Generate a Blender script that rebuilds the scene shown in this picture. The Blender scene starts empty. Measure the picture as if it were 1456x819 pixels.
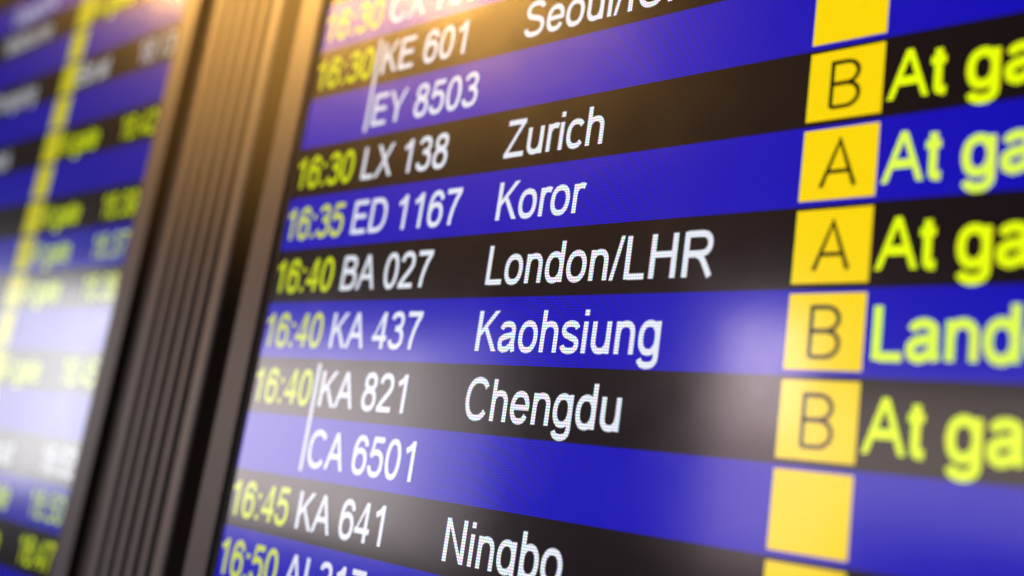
import bpy, math
from mathutils import Vector, Matrix

sc = bpy.context.scene
C = sc.collection

# ------------------------------------------------------------------ units
S = 0.04            # metres per display row
Z0 = 2.20           # height of the row-zero line above the floor


def P(x, y, d=0.0):
    """Display coordinates (row units: x right, y down, d out towards the viewer) -> metres."""
    return Vector((x * S, -d * S, Z0 - y * S))


# ------------------------------------------------------------------ camera
cam_d = bpy.data.cameras.new("camera")
cam = bpy.data.objects.new("camera", cam_d)
C.objects.link(cam)
sc.camera = cam
cam_d.sensor_width = 36.0
cam_d.lens = 34.646
cam_d.clip_start = 0.01
cam_d.clip_end = 100.0


def set_camera():
    w = Vector((-0.2515, 0.7176, 0.0671))
    th = w.length
    rot = Matrix.Rotation(th, 3, w.normalized())
    conv = lambda v: Vector((v[0], v[2], -v[1]))
    right, down, fwd = conv(rot[0]), conv(rot[1]), conv(rot[2])
    m = Matrix.Identity(4)
    up, back = -down, -fwd
    for i in range(3):
        m[i][0], m[i][1], m[i][2] = right[i], up[i], back[i]
    loc = P(15.26753915, 8.79087098, 10.3387731)
    for i in range(3):
        m[i][3] = loc[i]
    cam.matrix_world = m


set_camera()
cam_d.dof.use_dof = True
cam_d.dof.focus_distance = 13.6 * S
cam_d.dof.aperture_fstop = 34.646 / (0.44 * S * 1000)
cam_d.dof.aperture_blades = 9

# ------------------------------------------------------------------ light
world = bpy.data.worlds.new("World")
sc.world = world
world.use_nodes = True
bg = world.node_tree.nodes["Background"]
bg.inputs[0].default_value = (1.0, 0.90, 0.92, 1)
bg.inputs[1].default_value = 0.022

CAM = (15.27, 8.79, 10.34)


def mirror_point(x, y, dist):
    """Where a lamp standing `dist` row units in front of the wall shows in the glass at (x, y)."""
    t = dist / CAM[2]
    return (x + t * (x - CAM[0]), y + t * (y - CAM[1]))


def area_lamp(name, x0, x1, y0, y1, dist, radiance, color):
    """A flat lamp in the hall, parallel to the wall, facing it; corners given by where they mirror."""
    a, b = mirror_point(x0, y0, dist), mirror_point(x1, y1, dist)
    w, h = abs(b[0] - a[0]) * S, abs(b[1] - a[1]) * S
    d = bpy.data.lights.new(name, 'AREA')
    d.shape = 'RECTANGLE'
    d.size, d.size_y = w, h
    d.energy = radiance * math.pi * w * h
    d.color = color
    o = bpy.data.objects.new(name, d)
    o.location = P((a[0] + b[0]) / 2, (a[1] + b[1]) / 2, dist)
    o.rotation_euler = (math.radians(90), 0, 0)     # emits towards +y, at the wall
    C.objects.link(o)
    return o


area_lamp("hall_window_lamp", -7.7, -4.9, 5.5, 10.0, 50, 9.8, (1.0, 0.98, 1.0))
area_lamp("hall_window_lamp", -13.0, -7.75, 5.3, 10.3, 50, 4.8, (1.0, 0.98, 1.0))
area_lamp("hall_ceiling_lamp", -2.0, 4.5, 6.7, 9.8, 50, 8.4, (1.0, 0.88, 0.90))
area_lamp("hall_ceiling_lamp", 4.55, 5.8, 6.5, 9.9, 50, 3.6, (1.0, 0.86, 0.94))
area_lamp("gate_lamp", 9.5, 10.4, 6.35, 7.6, 50, 21.0, (1.0, 0.80, 0.85))
area_lamp("gate_lamp", 9.35, 10.9, 7.45, 9.2, 50, 6.0, (1.0, 0.76, 0.82))
area_lamp("lounge_lamp", 11.0, 13.8, 7.1, 8.5, 50, 4.2, (1.0, 0.82, 0.76))

# two added warm lights high on the left, standing in for a lens-flare glow
for gx, gy, rad, aim in ((0.6, -2.9, 4.9, (2.2, -3.5)), (-7.0, -4.2, 2.6, (-9.0, -4.8))):
    wd = bpy.data.lights.new("warm_flare_light", 'AREA')
    wd.shape = 'DISK'
    wd.size = 0.6
    wd.energy = rad * math.pi * math.pi * 0.09
    wd.color = (1.0, 0.51, 0.11)
    wd.spread = math.radians(13.0)
    wo = bpy.data.objects.new("warm_flare_light", wd)
    _m = mirror_point(gx, gy, 50)
    wo.location = P(_m[0], _m[1], 50)
    wo.rotation_euler = (P(*aim) - wo.location).to_track_quat('-Z', 'Y').to_euler()
    C.objects.link(wo)

# added fill light low in front of the boards that brightens the frames
ld = bpy.data.lights.new("low_fill", 'AREA')
ld.shape = 'DISK'
ld.size = 0.25
ld.energy = 4.0
ld.color = (1.0, 0.93, 0.97)
lo = bpy.data.objects.new("low_fill", ld)
lo.location = P(-3, 24, 13)
lo.rotation_euler = (P(-3, 8) - lo.location).to_track_quat('-Z', 'Y').to_euler()
C.objects.link(lo)

# an unseen spot added to carry the warm flare glow onto the strip's top
sd = bpy.data.lights.new("flare_pool_spot", 'SPOT')
sd.energy = 1800.0
sd.color = (1.0, 0.52, 0.10)
sd.spot_size = math.radians(15.0)
sd.spot_blend = 1.0
sd.shadow_soft_size = 0.12
so = bpy.data.objects.new("flare_pool_spot", sd)
so.location = P(42, -16, 32)
so.rotation_euler = (P(0.5, -4.2) - so.location).to_track_quat('-Z', 'Y').to_euler()
C.objects.link(so)

# ------------------------------------------------------------------ exposure
sc.view_settings.view_transform = 'Standard'
sc.view_settings.look = 'None'
sc.view_settings.exposure = 0
sc.view_settings.gamma = 1
sc.render.engine = 'CYCLES'
sc.cycles.use_denoising = True
sc.cycles.max_bounces = 6
sc.cycles.sample_clamp_indirect = 4.0


# ------------------------------------------------------------------ materials
PIXELS = 25      # screen pixels per display row

def new_mat(name):
    m = bpy.data.materials.new(name)
    m.use_nodes = True
    return m, m.node_tree.nodes, m.node_tree.links, m.node_tree.nodes["Principled BSDF"]


def screen_mat(name, rgb, k=1.0):
    """Lit liquid-crystal pixels behind a matt front film: emission with a fine pixel grid, two gloss lobes."""
    m, n, l, b = new_mat(name)
    b.inputs["Base Color"].default_value = (0.004, 0.004, 0.004, 1)
    b.inputs["Roughness"].default_value = 0.265
    b.inputs["IOR"].default_value = 1.5
    b.inputs["Specular IOR Level"].default_value = 0.06
    b.inputs["Coat Weight"].default_value = 1.0
    b.inputs["Coat Roughness"].default_value = 0.11
    b.inputs["Coat IOR"].default_value = 1.40
    geo = n.new("ShaderNodeNewGeometry")
    sep = n.new("ShaderNodeSeparateXYZ")
    l.new(geo.outputs["Position"], sep.inputs[0])

    def math_node(op, a, c):
        q = n.new("ShaderNodeMath"); q.operation = op
        for idx, v in enumerate((a, c)):
            if v is None:
                continue
            if isinstance(v, (int, float)):
                q.inputs[idx].default_value = v
            else:
                l.new(v, q.inputs[idx])
        return q.outputs[0]

    def wave(sock, per_row, amp, phase=0.0):
        a = math_node('MULTIPLY', sock, 2 * math.pi * per_row / S)
        a = math_node('SINE', math_node('ADD', a, phase), None)
        return math_node('ADD', math_node('MULTIPLY', a, amp), 1.0)
    lines = wave(sep.outputs["Z"], PIXELS, 0.30)
    comb = n.new("ShaderNodeCombineColor")
    for ch in range(3):     # red, green and blue sub-pixels side by side
        st = wave(sep.outputs["X"], PIXELS, 0.34, ch * 2 * math.pi / 3)
        l.new(math_node('MULTIPLY', math_node('MULTIPLY', st, lines), rgb[ch]), comb.inputs[ch])
    l.new(comb.outputs[0], b.inputs["Emission Color"])
    b.inputs["Emission Strength"].default_value = k
    # wipe marks in the front film: the gloss varies a little
    nz = n.new("ShaderNodeTexNoise")
    nz.inputs["Scale"].default_value = 22.0
    nz.inputs["Detail"].default_value = 5.0
    nz.inputs["Roughness"].default_value = 0.65
    l.new(geo.outputs["Position"], nz.inputs["Vector"])
    l.new(math_node('ADD', math_node('MULTIPLY', nz.outputs[0], 0.12), 0.085), b.inputs["Coat Roughness"])
    return m


def metal_mat(name, rgb, rough, metallic=0.0, spec=0.5, noise=0.0):
    m, n, l, b = new_mat(name)
    b.inputs["Base Color"].default_value = (*rgb, 1)
    b.inputs["Roughness"].default_value = rough
    b.inputs["Metallic"].default_value = metallic
    b.inputs["Specular IOR Level"].default_value = spec
    if noise:
        tc = n.new("ShaderNodeTexCoord")
        mp = n.new("ShaderNodeMapping")
        mp.inputs["Scale"].default_value = (900, 900, 12)
        nz = n.new("ShaderNodeTexNoise")
        nz.inputs["Scale"].default_value = 1.0
        nz.inputs["Detail"].default_value = 3.0
        l.new(tc.outputs["Object"], mp.inputs[0]); l.new(mp.outputs[0], nz.inputs[0])
        rr = n.new("ShaderNodeMapRange")
        rr.inputs[3].default_value, rr.inputs[4].default_value = rough - noise, rough + noise
        l.new(nz.outputs[0], rr.inputs[0]); l.new(rr.outputs[0], b.inputs["Roughness"])
    return m


COL = dict(blue=(0.0, 0.0, 0.46), black=(0.0015, 0.0005, 0.004), white=(0.80, 0.84, 0.95),
           bar=(0.62, 0.68, 0.82), yellow=(1.0, 0.70, 0.0), lime=(0.86, 1.06, 0.0), lime_pale=(0.78, 1.02, 0.07), time=(0.63, 0.74, 0.0), time_pale=(0.64, 0.73, 0.05),
           ink=(0.006, 0.003, 0.0))
FAR = dict(yellow=(0.86, 0.80, 0.02))     # the far panel is seen at a steep angle and set dimmer
MAT = {}
for side, k in (('near', 1.0), ('far', 0.72)):
    for c, rgb in COL.items():
        MAT[side, c] = screen_mat("%s %s pixels" % (side, c), FAR.get(c, rgb) if side == 'far' else rgb, k)
M_BEZEL = metal_mat("satin grey bezel paint", (0.056, 0.053, 0.058), 0.40, 0.0, 0.07, 0.05)
M_CASE = metal_mat("black casing plastic", (0.018, 0.015, 0.013), 0.55, 0.0, 0.25)
M_GASKET = metal_mat("black gasket rubber", (0.006, 0.006, 0.007), 0.6, 0.0, 0.2)
M_RIB = metal_mat("bronze anodised aluminium", (0.084, 0.078, 0.079), 0.40, 0.0, 0.06, 0.06)
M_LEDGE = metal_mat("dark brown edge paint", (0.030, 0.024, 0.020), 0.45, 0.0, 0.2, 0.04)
M_WALL = metal_mat("dark backing board", (0.200, 0.160, 0.125), 0.6, 0.0, 0.3)


# ------------------------------------------------------------------ mesh helpers
def link(name, me, mat, parent=None, loc=None):
    o = bpy.data.objects.new(name, me)
    if mat is not None and not me.materials:
        me.materials.append(mat)
    C.objects.link(o)
    if parent is not None:
        o.parent = parent
    if loc is not None:
        o.location = loc
    return o


def mesh(verts, faces, name="m"):
    me = bpy.data.meshes.new(name)
    me.from_pydata([tuple(v) for v in verts], [], faces)
    me.update()
    return me


def slab(x0, x1, y0, y1, d0, d1, V=None, F=None):
    """A box between two depths, in display units, as vertices in metres (z measured from row zero)."""
    V = [] if V is None else V
    F = [] if F is None else F
    i = len(V)
    for d in (d0, d1):
        for (x, y) in ((x0, y1), (x1, y1), (x1, y0), (x0, y0)):
            V.append((x * S, -d * S, -y * S))
    F += [(i + 4, i + 5, i + 6, i + 7), (i + 3, i + 2, i + 1, i), (i, i + 1, i + 5, i + 4),
          (i + 1, i + 2, i + 6, i + 5), (i + 2, i + 3, i + 7, i + 6), (i + 3, i, i + 4, i + 7)]
    return V, F


def extrude_profile(pts, y0, y1):
    """A closed (x, depth) outline drawn out vertically between y0 and y1."""
    n = len(pts)
    V = [(x * S, -d * S, -y1 * S) for x, d in pts] + [(x * S, -d * S, -y0 * S) for x, d in pts]
    F = [(i, (i + 1) % n, n + (i + 1) % n, n + i) for i in range(n)]
    F += [tuple(range(n))[::-1], tuple(range(n, 2 * n))]
    return mesh(V, F)


def bevel(o, w, seg=2):
    b = o.modifiers.new("edge", 'BEVEL')
    b.width = w
    b.segments = seg
    b.limit_method = 'ANGLE'
    return o


def thing(name, label, cat, loc):
    o = bpy.data.objects.new(name, None)
    o.empty_display_size = 0.05
    o.location = loc
    o['label'] = label
    o['category'] = cat
    C.objects.link(o)
    return o


# ------------------------------------------------------------------ lettering
# Each letter of the display's plain sans-serif type is drawn from bars, slanted bars and even strokes, in ems.
ADV = {' ': .278, ':': .278, '/': .278, 'A': .667, 'B': .667, 'C': .722, 'D': .722, 'E': .667, 'H': .722, 'I': .278,
       'K': .667, 'L': .556, 'M': .833, 'N': .722, 'R': .722, 'S': .667, 'X': .667, 'Y': .667, 'Z': .611, 'a': .556,
       'b': .556, 'c': .5, 'd': .556, 'e': .556, 'g': .556, 'h': .556, 'i': .222, 'k': .5, 'l': .222, 'm': .833,
       'n': .556, 'o': .556, 'p': .556, 'q': .556, 'r': .333, 's': .5, 't': .278, 'u': .556}
for _c in '0123456789':
    ADV[_c] = .556


def sup(cx, cy, rx, ry, a0=0.0, a1=360.0, n=None, p=2.25):
    """Points along a slightly squared ellipse."""
    n = n or max(4, int(abs(a1 - a0) / 14))
    out = []
    for i in range(n + 1):
        t = math.radians(a0 + (a1 - a0) * i / n)
        c, q = math.cos(t), math.sin(t)
        out.append((cx + rx * math.copysign(abs(c) ** (2 / p), c), cy + ry * math.copysign(abs(q) ** (2 / p), q)))
    return out


def bar(x0, y0, x1, y1):
    return ('poly', [(x0, y0), (x1, y0), (x1, y1), (x0, y1)])


def poly(*pts):
    return ('poly', list(pts))


def line(pts):
    return ('line', list(pts))


def loop(pts):
    return ('loop', list(pts)[:-1])


SIX = [loop(sup(.276, .235, .190, .206)), line(sup(.285, .37, .203, .308, 28, 180) + [(.083, .24)])]
GLYPH = {
    '0': [loop(sup(.275, .353, .189, .322))],
    '1': [bar(.285, 0, .373, .719), line([(.335, .690), (.262, .612), (.190, .566), (.109, .532)])],
    '2': [line(sup(.268, .510, .184, .168, 176, -28) + [(.355, .335), (.235, .228), (.135, .125), (.086, .060)]),
          bar(.030, 0, .504, .085)],
    '3': [line(sup(.265, .537, .168, .141, 168, -78) + [(.215, .393)]),
          line([(.215, .390)] + sup(.270, .213, .200, .176, 82, -168))],
    '4': [bar(.325, 0, .413, .716), bar(.013, .165, .507, .247), poly((.013, .165), (.118, .247), (.413, .716), (.322, .716))],
    '5': [bar(.125, .632, .478, .716), poly((.062, .345), (.150, .355), (.208, .700), (.122, .700)),
          line([(.098, .356)] + sup(.270, .236, .200, .208, 142, -168))],
    '6': SIX,
    '7': [bar(.048, .632, .511, .716), line([(.468, .650), (.372, .510), (.295, .345), (.245, .165), (.228, 0)])],
    '8': [loop(sup(.276, .542, .160, .136)), loop(sup(.276, .205, .190, .176))],
    '9': [(k, [(.551 - x, .707 - y) for x, y in q]) for k, q in SIX],
    ':': [bar(.090, 0, .190, .100), bar(.090, .419, .190, .519)],
    '/': [poly((0, -.012), (.085, -.012), (.278, .728), (.193, .728))],
    'A': [poly((-.001, 0), (.102, 0), (.388, .716), (.282, .716)), poly((.565, 0), (.668, 0), (.388, .716), (.282, .716)),
          bar(.190, .217, .480, .297)],
    'B': [bar(.073, 0, .168, .716), line([(.12, .675), (.34, .675)] + sup(.345, .535, .192, .140, 80, -80) + [(.34, .393), (.12, .393)]),
          line([(.12, .389), (.36, .389)] + sup(.365, .216, .220, .174, 80, -80) + [(.36, .041), (.12, .041)])],
    'C': [line(sup(.378, .358, .285, .328, 36, 324))],
    'D': [bar(.077, 0, .172, .716), line([(.12, .675), (.33, .675)] + sup(.335, .358, .296, .317, 84, -84) + [(.33, .041), (.12, .041)])],
    'E': [bar(.079, 0, .174, .716), bar(.150, .632, .597, .716), bar(.150, .328, .564, .411), bar(.150, 0, .618, .084)],
    'H': [bar(.080, 0, .175, .716), bar(.547, 0, .642, .716), bar(.150, .339, .570, .423)],
    'I': [bar(.093, 0, .188, .716)],
    'K': [bar(.073, 0, .168, .716), poly((.150, .231), (.150, .343), (.523, .716), (.652, .716)), poly((.286, .362), (.352, .427), (.665, 0), (.540, 0))],
    'L': [bar(.073, 0, .168, .716), bar(.150, 0, .520, .084)],
    'M': [bar(.074, 0, .165, .716), bar(.666, 0, .757, .716), poly((.10, .716), (.20, .716), (.46, 0), (.37, 0)), poly((.63, .716), (.73, .716), (.46, 0), (.37, 0))],
    'N': [bar(.076, 0, .167, .716), bar(.553, 0, .644, .716), poly((.090, .716), (.178, .716), (.630, 0), (.542, 0))],
    'R': [bar(.079, 0, .174, .716), line([(.12, .675), (.41, .675)] + sup(.415, .516, .202, .159, 80, -80) + [(.41, .357), (.12, .357)]),
          line([(.360, .345), (.430, .318), (.490, .252), (.560, .145), (.648, 0)])],
    'S': [line(sup(.333, .530, .218, .145, 10, 232) + sup(.335, .192, .240, .162, 58, -172))],
    'X': [poly((.004, 0), (.120, 0), (.642, .716), (.529, .716)), poly((.018, .716), (.135, .716), (.658, 0), (.540, 0))],
    'Y': [bar(.285, 0, .380, .310), poly((.003, .716), (.118, .716), (.380, .300), (.285, .300)), poly((.661, .716), (.550, .716), (.285, .300), (.380, .300))],
    'Z': [bar(.048, .632, .560, .716), bar(.020, 0, .583, .084), poly((.020, .060), (.137, .084), (.560, .650), (.440, .632))],
    'a': [line(sup(.265, .358, .168, .122, 168, 12) + [(.430, .33), (.432, .11), (.468, 0)]),
          line([(.428, .302), (.30, .272), (.17, .249), (.097, .205), (.080, .145), (.108, .066), (.190, .030), (.290, .044), (.375, .098), (.425, .190)])],
    'b': [bar(.066, 0, .154, .716), loop(sup(.288, .259, .182, .229))],
    'c': [line(sup(.272, .259, .192, .229, 38, 322))],
    'd': [bar(.402, 0, .490, .716), loop(sup(.262, .259, .184, .229))],
    'e': [line(sup(.276, .259, .195, .229, 0, 330)), bar(.090, .226, .515, .297)],
    'g': [line([(.445, .519), (.445, .0)] + sup(.262, -.030, .183, .138, 0, -166)), loop(sup(.260, .262, .182, .226))],
    'h': [bar(.066, 0, .154, .716), line([(.112, .29)] + sup(.280, .320, .165, .159, 165, 0) + [(.445, 0)])],
    'i': [bar(.066, 0, .154, .519), bar(.066, .615, .154, .716)],
    'k': [bar(.067, 0, .154, .716), poly((.140, .187), (.140, .288), (.370, .519), (.484, .519)), poly((.230, .270), (.295, .335), (.497, 0), (.388, 0))],
    'l': [bar(.064, 0, .152, .716)],
    'm': [bar(.066, 0, .154, .519), line([(.112, .29)] + sup(.265, .320, .152, .159, 165, 0) + [(.417, 0)]),
          line([(.417, .29)] + sup(.572, .320, .155, .159, 165, 0) + [(.727, 0)])],
    'n': [bar(.066, 0, .154, .519), line([(.112, .29)] + sup(.280, .320, .165, .159, 165, 0) + [(.445, 0)])],
    'o': [loop(sup(.276, .259, .199, .229))],
    'p': [bar(.066, -.198, .154, .519), loop(sup(.288, .259, .182, .229))],
    'q': [bar(.402, -.198, .490, .519), loop(sup(.262, .259, .184, .229))],
    'r': [bar(.065, 0, .153, .519), line([(.110, .27)] + sup(.262, .310, .150, .172, 168, 58))],
    's': [line(sup(.250, .382, .168, .104, 10, 232) + sup(.248, .139, .178, .107, 58, -172))],
    't': [bar(.018, .450, .258, .519), line([(.139, .645), (.139, .125)] + sup(.213, .112, .074, .070, 185, 275) + [(.268, .040)])],
    'u': [bar(.401, 0, .489, .519), line([(.108, .519), (.108, .21)] + sup(.273, .198, .165, .159, 180, 345) + [(.443, .22)])],
}
STROKE = 0.086  # em
EM = 0.838      # em height in rows
XS = 0.82       # the display squeezes its type


def stroke(pts, closed, w):
    """Left and right rails of an even stroke with mitred corners."""
    n = len(pts)
    q = [Vector(p) for p in pts]
    rails = []
    for k in range(n):
        a = q[k - 1] if (k or closed) else None
        b = q[(k + 1) % n] if (k < n - 1 or closed) else None
        d1 = (q[k] - a).normalized() if a is not None else (b - q[k]).normalized()
        d2 = (b - q[k]).normalized() if b is not None else d1
        t = (d1 + d2)
        t = t.normalized() if t.length > 1e-6 else d1
        nrm = Vector((-t.y, t.x))
        mit = (w / 2) / max(0.5, nrm.dot(Vector((-d1.y, d1.x))))
        rails.append((q[k] + nrm * mit, q[k] - nrm * mit))
    return rails


def lettering(text, x, row, depth, weight=0.0):
    V, F = [], []
    pen = x
    base = row + 0.805
    for c in text:
        for j, (kind, pts) in enumerate(GLYPH.get(c, ())):
            dep = depth + j * 0.0008
            put = lambda gx, gy: V.append(((pen + gx * EM * XS) * S, -dep * S, -(base - gy * EM) * S))
            i = len(V)
            if kind == 'poly':
                area = sum(pts[k][0] * pts[(k + 1) % len(pts)][1] - pts[(k + 1) % len(pts)][0] * pts[k][1] for k in range(len(pts)))
                pp = pts if area > 0 else pts[::-1]
                if weight:
                    cx = sum(q[0] for q in pp) / len(pp)
                    cy = sum(q[1] for q in pp) / len(pp)
                    wide = max(q[0] for q in pp) - min(q[0] for q in pp)
                    if wide < 0.12:
                        pp = [(q[0] + math.copysign(weight / 2, q[0] - cx), q[1]) for q in pp]
                    elif max(q[1] for q in pp) - min(q[1] for q in pp) < .12:
                        pp = [(q[0], q[1] + math.copysign(weight / 2, q[1] - cy)) for q in pp]
                for gx, gy in pp:
                    put(gx, gy)
                F.append(tuple(range(i, i + len(pp))))
            else:
                rails = stroke(pts, kind == 'loop', STROKE + weight)
                for (lf, rt) in rails:
                    put(lf.x, lf.y); put(rt.x, rt.y)
                n = len(rails)
                for k in range(n if kind == 'loop' else n - 1):
                    m = (k + 1) % n
                    F.append((i + 2 * k, i + 2 * k + 1, i + 2 * m + 1, i + 2 * m))
        pen += ADV[c] * EM * XS
    return mesh(V, F)


def ribbon(paths, w, depth):
    V, F = [], []
    for j, (pts, closed) in enumerate(paths):
        i = len(V)
        rails = stroke(pts, closed, w)
        for pair in rails:
            for q in pair:
                V.append((q.x * S, -(depth + j * 0.0008) * S, -q.y * S))
        n = len(rails)
        for k in range(n if closed else n - 1):
            m = (k + 1) % n
            F.append((i + 2 * k, i + 2 * k + 1, i + 2 * m + 1, i + 2 * m))
    return mesh(V, F)


def arc(cx, cy, rx, ry, a0, a1, n=10):
    return [(cx + rx * math.cos(math.radians(a0 + (a1 - a0) * i / n)),
             cy + ry * math.sin(math.radians(a0 + (a1 - a0) * i / n))) for i in range(n + 1)]


def gate_letter(ch, x, row, depth):
    l, t, b = x + 0.29, row + 0.215, row + 0.785
    mid = (t + b) / 2 - 0.01
    if ch == 'A':
        l -= 0.035
        r = l + 0.40
        c = (l + r) / 2
        yb = b - (b - t) * 0.33
        f = 0.33
        paths = [([(l, b), (c, t), (r, b)], False),
                 ([(l + (c - l) * f, yb), (r - (r - c) * f, yb)], False)]
    else:
        r = l + 0.33
        p = [(l, b), (l, t), (r - 0.16, t)] + arc(r - 0.16, (t + mid) / 2, 0.145, (mid - t) / 2, -85, 85) + [(r - 0.18, mid), (l, mid)]
        q = [(r - 0.18, mid)] + arc(r - 0.15, (mid + b) / 2, 0.15, (b - mid) / 2, -85, 85) + [(r - 0.16, b), (l, b)]
        paths = [(p, False), (q, False)]
    return ribbon(paths, 0.054, depth)


# ------------------------------------------------------------------ the setting
V, F = slab(-30, 24, -14, 26, -0.9, -0.6)
wall = link("wall", mesh(V, F), M_WALL, None, P(0, 0))
wall['kind'] = 'structure'

TOP, BOTTOM = -7, 15     # rows on each display


# ------------------------------------------------------------------ displays
def build_display(x0, x1, label, side, rows, tiles, bars):
    root = thing("flight_display", label, "flight display", P(x0, BOTTOM + 0.7))
    root['group'] = "flight displays side by side on the wall"
    zoff = Vector((-x0 * S, 0, (BOTTOM + 0.7) * S))     # part meshes are drawn from row zero

    def part(name, me, mat, parent=root, lab=None):
        o = link(name, me, mat, parent)
        if parent is root:
            o.location = zoff
        if lab:
            o['label'] = lab
        return o
    bw, proud, lip = 0.84, 0.10, 0.15
    # casing behind the screen, and the bezel's black sides
    V, F = slab(x0 - bw, x1 + bw, TOP - bw, BOTTOM + bw, -0.55, -0.03)
    part("casing", mesh(V, F), M_CASE)
    for a in ((x0 - bw, x0 - bw + 0.1), (x1 + bw - 0.1, x1 + bw)):
        V, F = slab(a[0], a[1], TOP - bw, BOTTOM + bw, -0.028, proud - 0.012)
        part("side_trim", mesh(V, F), M_CASE)
    # bezel front, one frame
    f = 0.03
    ox0, ox1, oy0, oy1 = x0 - bw, x1 + bw, TOP - bw, BOTTOM + bw
    V, F = [], []
    ring = []
    for (gx, gy, d) in ((0, 0, proud - .011), (0, 0, proud - .006), (f, f, proud), (bw - lip - f, bw - lip - f, proud),
                        (bw - lip, bw - lip, proud - f * .6), (bw - lip, bw - lip, 0.0)):
        i = len(V)
        for (sx, sy) in ((0, 0), (1, 0), (1, 1), (0, 1)):
            x = ox0 + gx if sx == 0 else ox1 - gx
            y = oy0 + gy if sy == 0 else oy1 - gy
            V.append((x * S, -d * S, -y * S))
        ring.append(i)
    for k in range(len(ring) - 1):
        for q in range(4):
            F.append((ring[k] + q, ring[k + 1] + q, ring[k + 1] + (q + 1) % 4, ring[k] + (q + 1) % 4))
    me = mesh(V, F)
    part("bezel", me, M_BEZEL)
    # black gasket lining the opening
    V, F = [], []
    g = 0.025
    o_, i_ = lip + .01, .002
    slab(x0 - o_, x0 - i_, TOP - i_, BOTTOM + i_, -.02, g, V, F)
    slab(x1 + i_, x1 + o_, TOP - i_, BOTTOM + i_, -.02, g, V, F)
    slab(x0 - o_, x1 + o_, TOP - o_, TOP - i_, -.02, g, V, F)
    slab(x0 - o_, x1 + o_, BOTTOM + i_, BOTTOM + o_, -.02, g, V, F)
    part("gasket", mesh(V, F), M_GASKET)
    tile_x = x0 + 10.19
    for k in range(TOP, BOTTOM):
        blue = k % 2 == 0
        t = rows.get(k, {})
        V, F = slab(x0, x1, k, k + 1, -0.02, 0.0)
        words = ' '.join(t[q][0] for q in ('time', 'flight', 'city', 'status', 'actual') if q in t)
        row = part("screen_row", mesh(V, F), MAT[side, 'blue' if blue else 'black'], root,
                   ("%s row reading %s" % ('blue' if blue else 'black', words)) if words else None)
        for key, name, x in (('time', 'time_lettering', x0), ('flight', 'flight_number_lettering', x0 + 1.90),
                             ('city', 'destination_lettering', x0 + 5.29), ('status', 'status_lettering', x0 + 11.15),
                             ('actual', 'actual_time_lettering', x0 + 14.42)):
            if key in t:
                txt, col = t[key][0], t[key][1]
                wgt = {'time': 0.028, 'status': 0.046}.get(key, 0.018)
                part(name, lettering(txt, x, k, 0.004, wgt), MAT[side, col], row)
        tile = part("gate_tile", None or mesh(*slab(tile_x, tile_x + 0.90, k + 0.053, k + 0.937, 0.0005, 0.003)),
                    MAT[side, 'yellow'], root)
        if tiles.get(k):
            part("gate_letter", gate_letter(tiles[k], tile_x, k, 0.006), MAT[side, 'ink'], tile)
            tile['label'] = 'yellow gate tile with a thin black letter %s' % tiles[k]
    for k in bars:
        V, F = slab(x0 + 1.765, x0 + 1.85, k + 0.09, k + 1.89, 0.001, 0.004)
        part("codeshare_bar", mesh(V, F), MAT[side, 'bar'])
    return root


L, Lp, W = 'lime', 'lime_pale', 'white'
near_rows = {
    0: dict(time=('16:30', 'time_pale'), flight=('CX 703', W)),
    1: dict(time=('16:30', 'time'), flight=('KE 601', W), city=('Seoul/ICN', W)),
    2: dict(flight=('EY 8503', W)),
    3: dict(time=('16:30', 'time'), flight=('LX 138', W), city=('Zurich', W), status=('At gate', L)),
    4: dict(time=('16:35', 'time_pale'), flight=('ED 1167', W), city=('Koror', W), status=('At gate', Lp)),
    5: dict(time=('16:40', 'time'), flight=('BA 027', W), city=('London/LHR', W), status=('At gate', L)),
    6: dict(time=('16:40', 'time_pale'), flight=('KA 437', W), city=('Kaohsiung', W), status=('Landed', Lp)),
    7: dict(time=('16:40', 'time'), flight=('KA 821', W), city=('Chengdu', W), status=('At gate', L)),
    8: dict(flight=('CA 6501', W)),
    9: dict(time=('16:45', 'time'), flight=('KA 641', W), city=('Ningbo', W)),
    10: dict(time=('16:50', 'time_pale'), flight=('AI 317', W)),
}
near_tiles = {3: 'B', 4: 'A', 5: 'A', 6: 'B', 7: 'B'}
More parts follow.
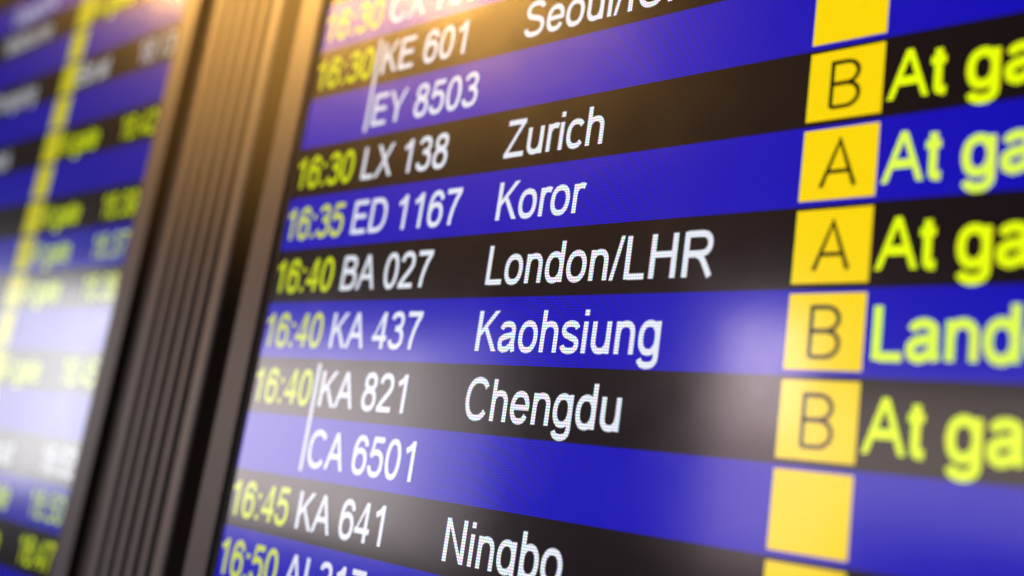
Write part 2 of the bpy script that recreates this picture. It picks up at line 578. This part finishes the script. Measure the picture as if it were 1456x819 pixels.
build_display(0.0, 16.2, "near flight display listing Zurich, Koror and London/LHR in sharp focus", 'near',
              near_rows, near_tiles, (1, 7))

far_rows = {
    -4: dict(city=('Singapore', W)),
    -3: dict(city=('Melbourne', W), status=('At gate', L)),
    -1: dict(city=('Chongqing', W), status=('Est at', W), actual=('16:13', W)),
    1: dict(city=('Bangkok', W), status=('At gate', L), actual=('16:42', L)),
    3: dict(status=('At gate', L), actual=('16:39', L)),
    4: dict(status=('At gate', Lp), actual=('16:37', Lp)),
    5: dict(status=('At gate', L), actual=('16:38', L)),
    7: dict(status=('At gate', L), actual=('16:45', L)),
    9: dict(status=('Est at', W), actual=('16:52', W)),
    10: dict(status=('At gate', Lp), actual=('16:50', Lp)),
    11: dict(status=('At gate', L), actual=('16:47', L)),
}
build_display(-22.09, -5.89, "blurred far flight display with status times and white glare beyond the ribbed strip", 'far',
              far_rows, {}, ())

# ------------------------------------------------------------------ ribbed strip between the displays
strip = thing("ribbed_strip", "dark bronze ribbed metal strip running between the two flight displays", "metal strip",
              P(-3.0, BOTTOM + 4))
off = Vector((3.0 * S, 0, (BOTTOM + 4) * S))
xl, xr = -4.17, -1.50
n_rib = 6
pitch = (xr - xl) / n_rib
front = 0.10
pts = [(xl, -0.58)]
for i in range(n_rib):
    a = xl + i * pitch
    e = a + pitch * (0.60 if i < n_rib - 1 else 0.93)
    r = 0.07
    pts += [(a, front - r), (a + r * .3, front - r * .3), (a + r, front),
            (e - r, front), (e - r * .3, front - r * .3), (e, front - r)]
    if i < n_rib - 1:
        g = (-0.05, -0.15, -0.45, -0.5, -0.5)[i]
        pts += [(e + 0.006, g), (a + pitch - 0.006, g)]
pts += [(xr - 0.02, -0.58)]
pts = pts[::-1]
o = link("ribbed_profile", extrude_profile(pts, -12, BOTTOM + 4), M_RIB, strip, off)
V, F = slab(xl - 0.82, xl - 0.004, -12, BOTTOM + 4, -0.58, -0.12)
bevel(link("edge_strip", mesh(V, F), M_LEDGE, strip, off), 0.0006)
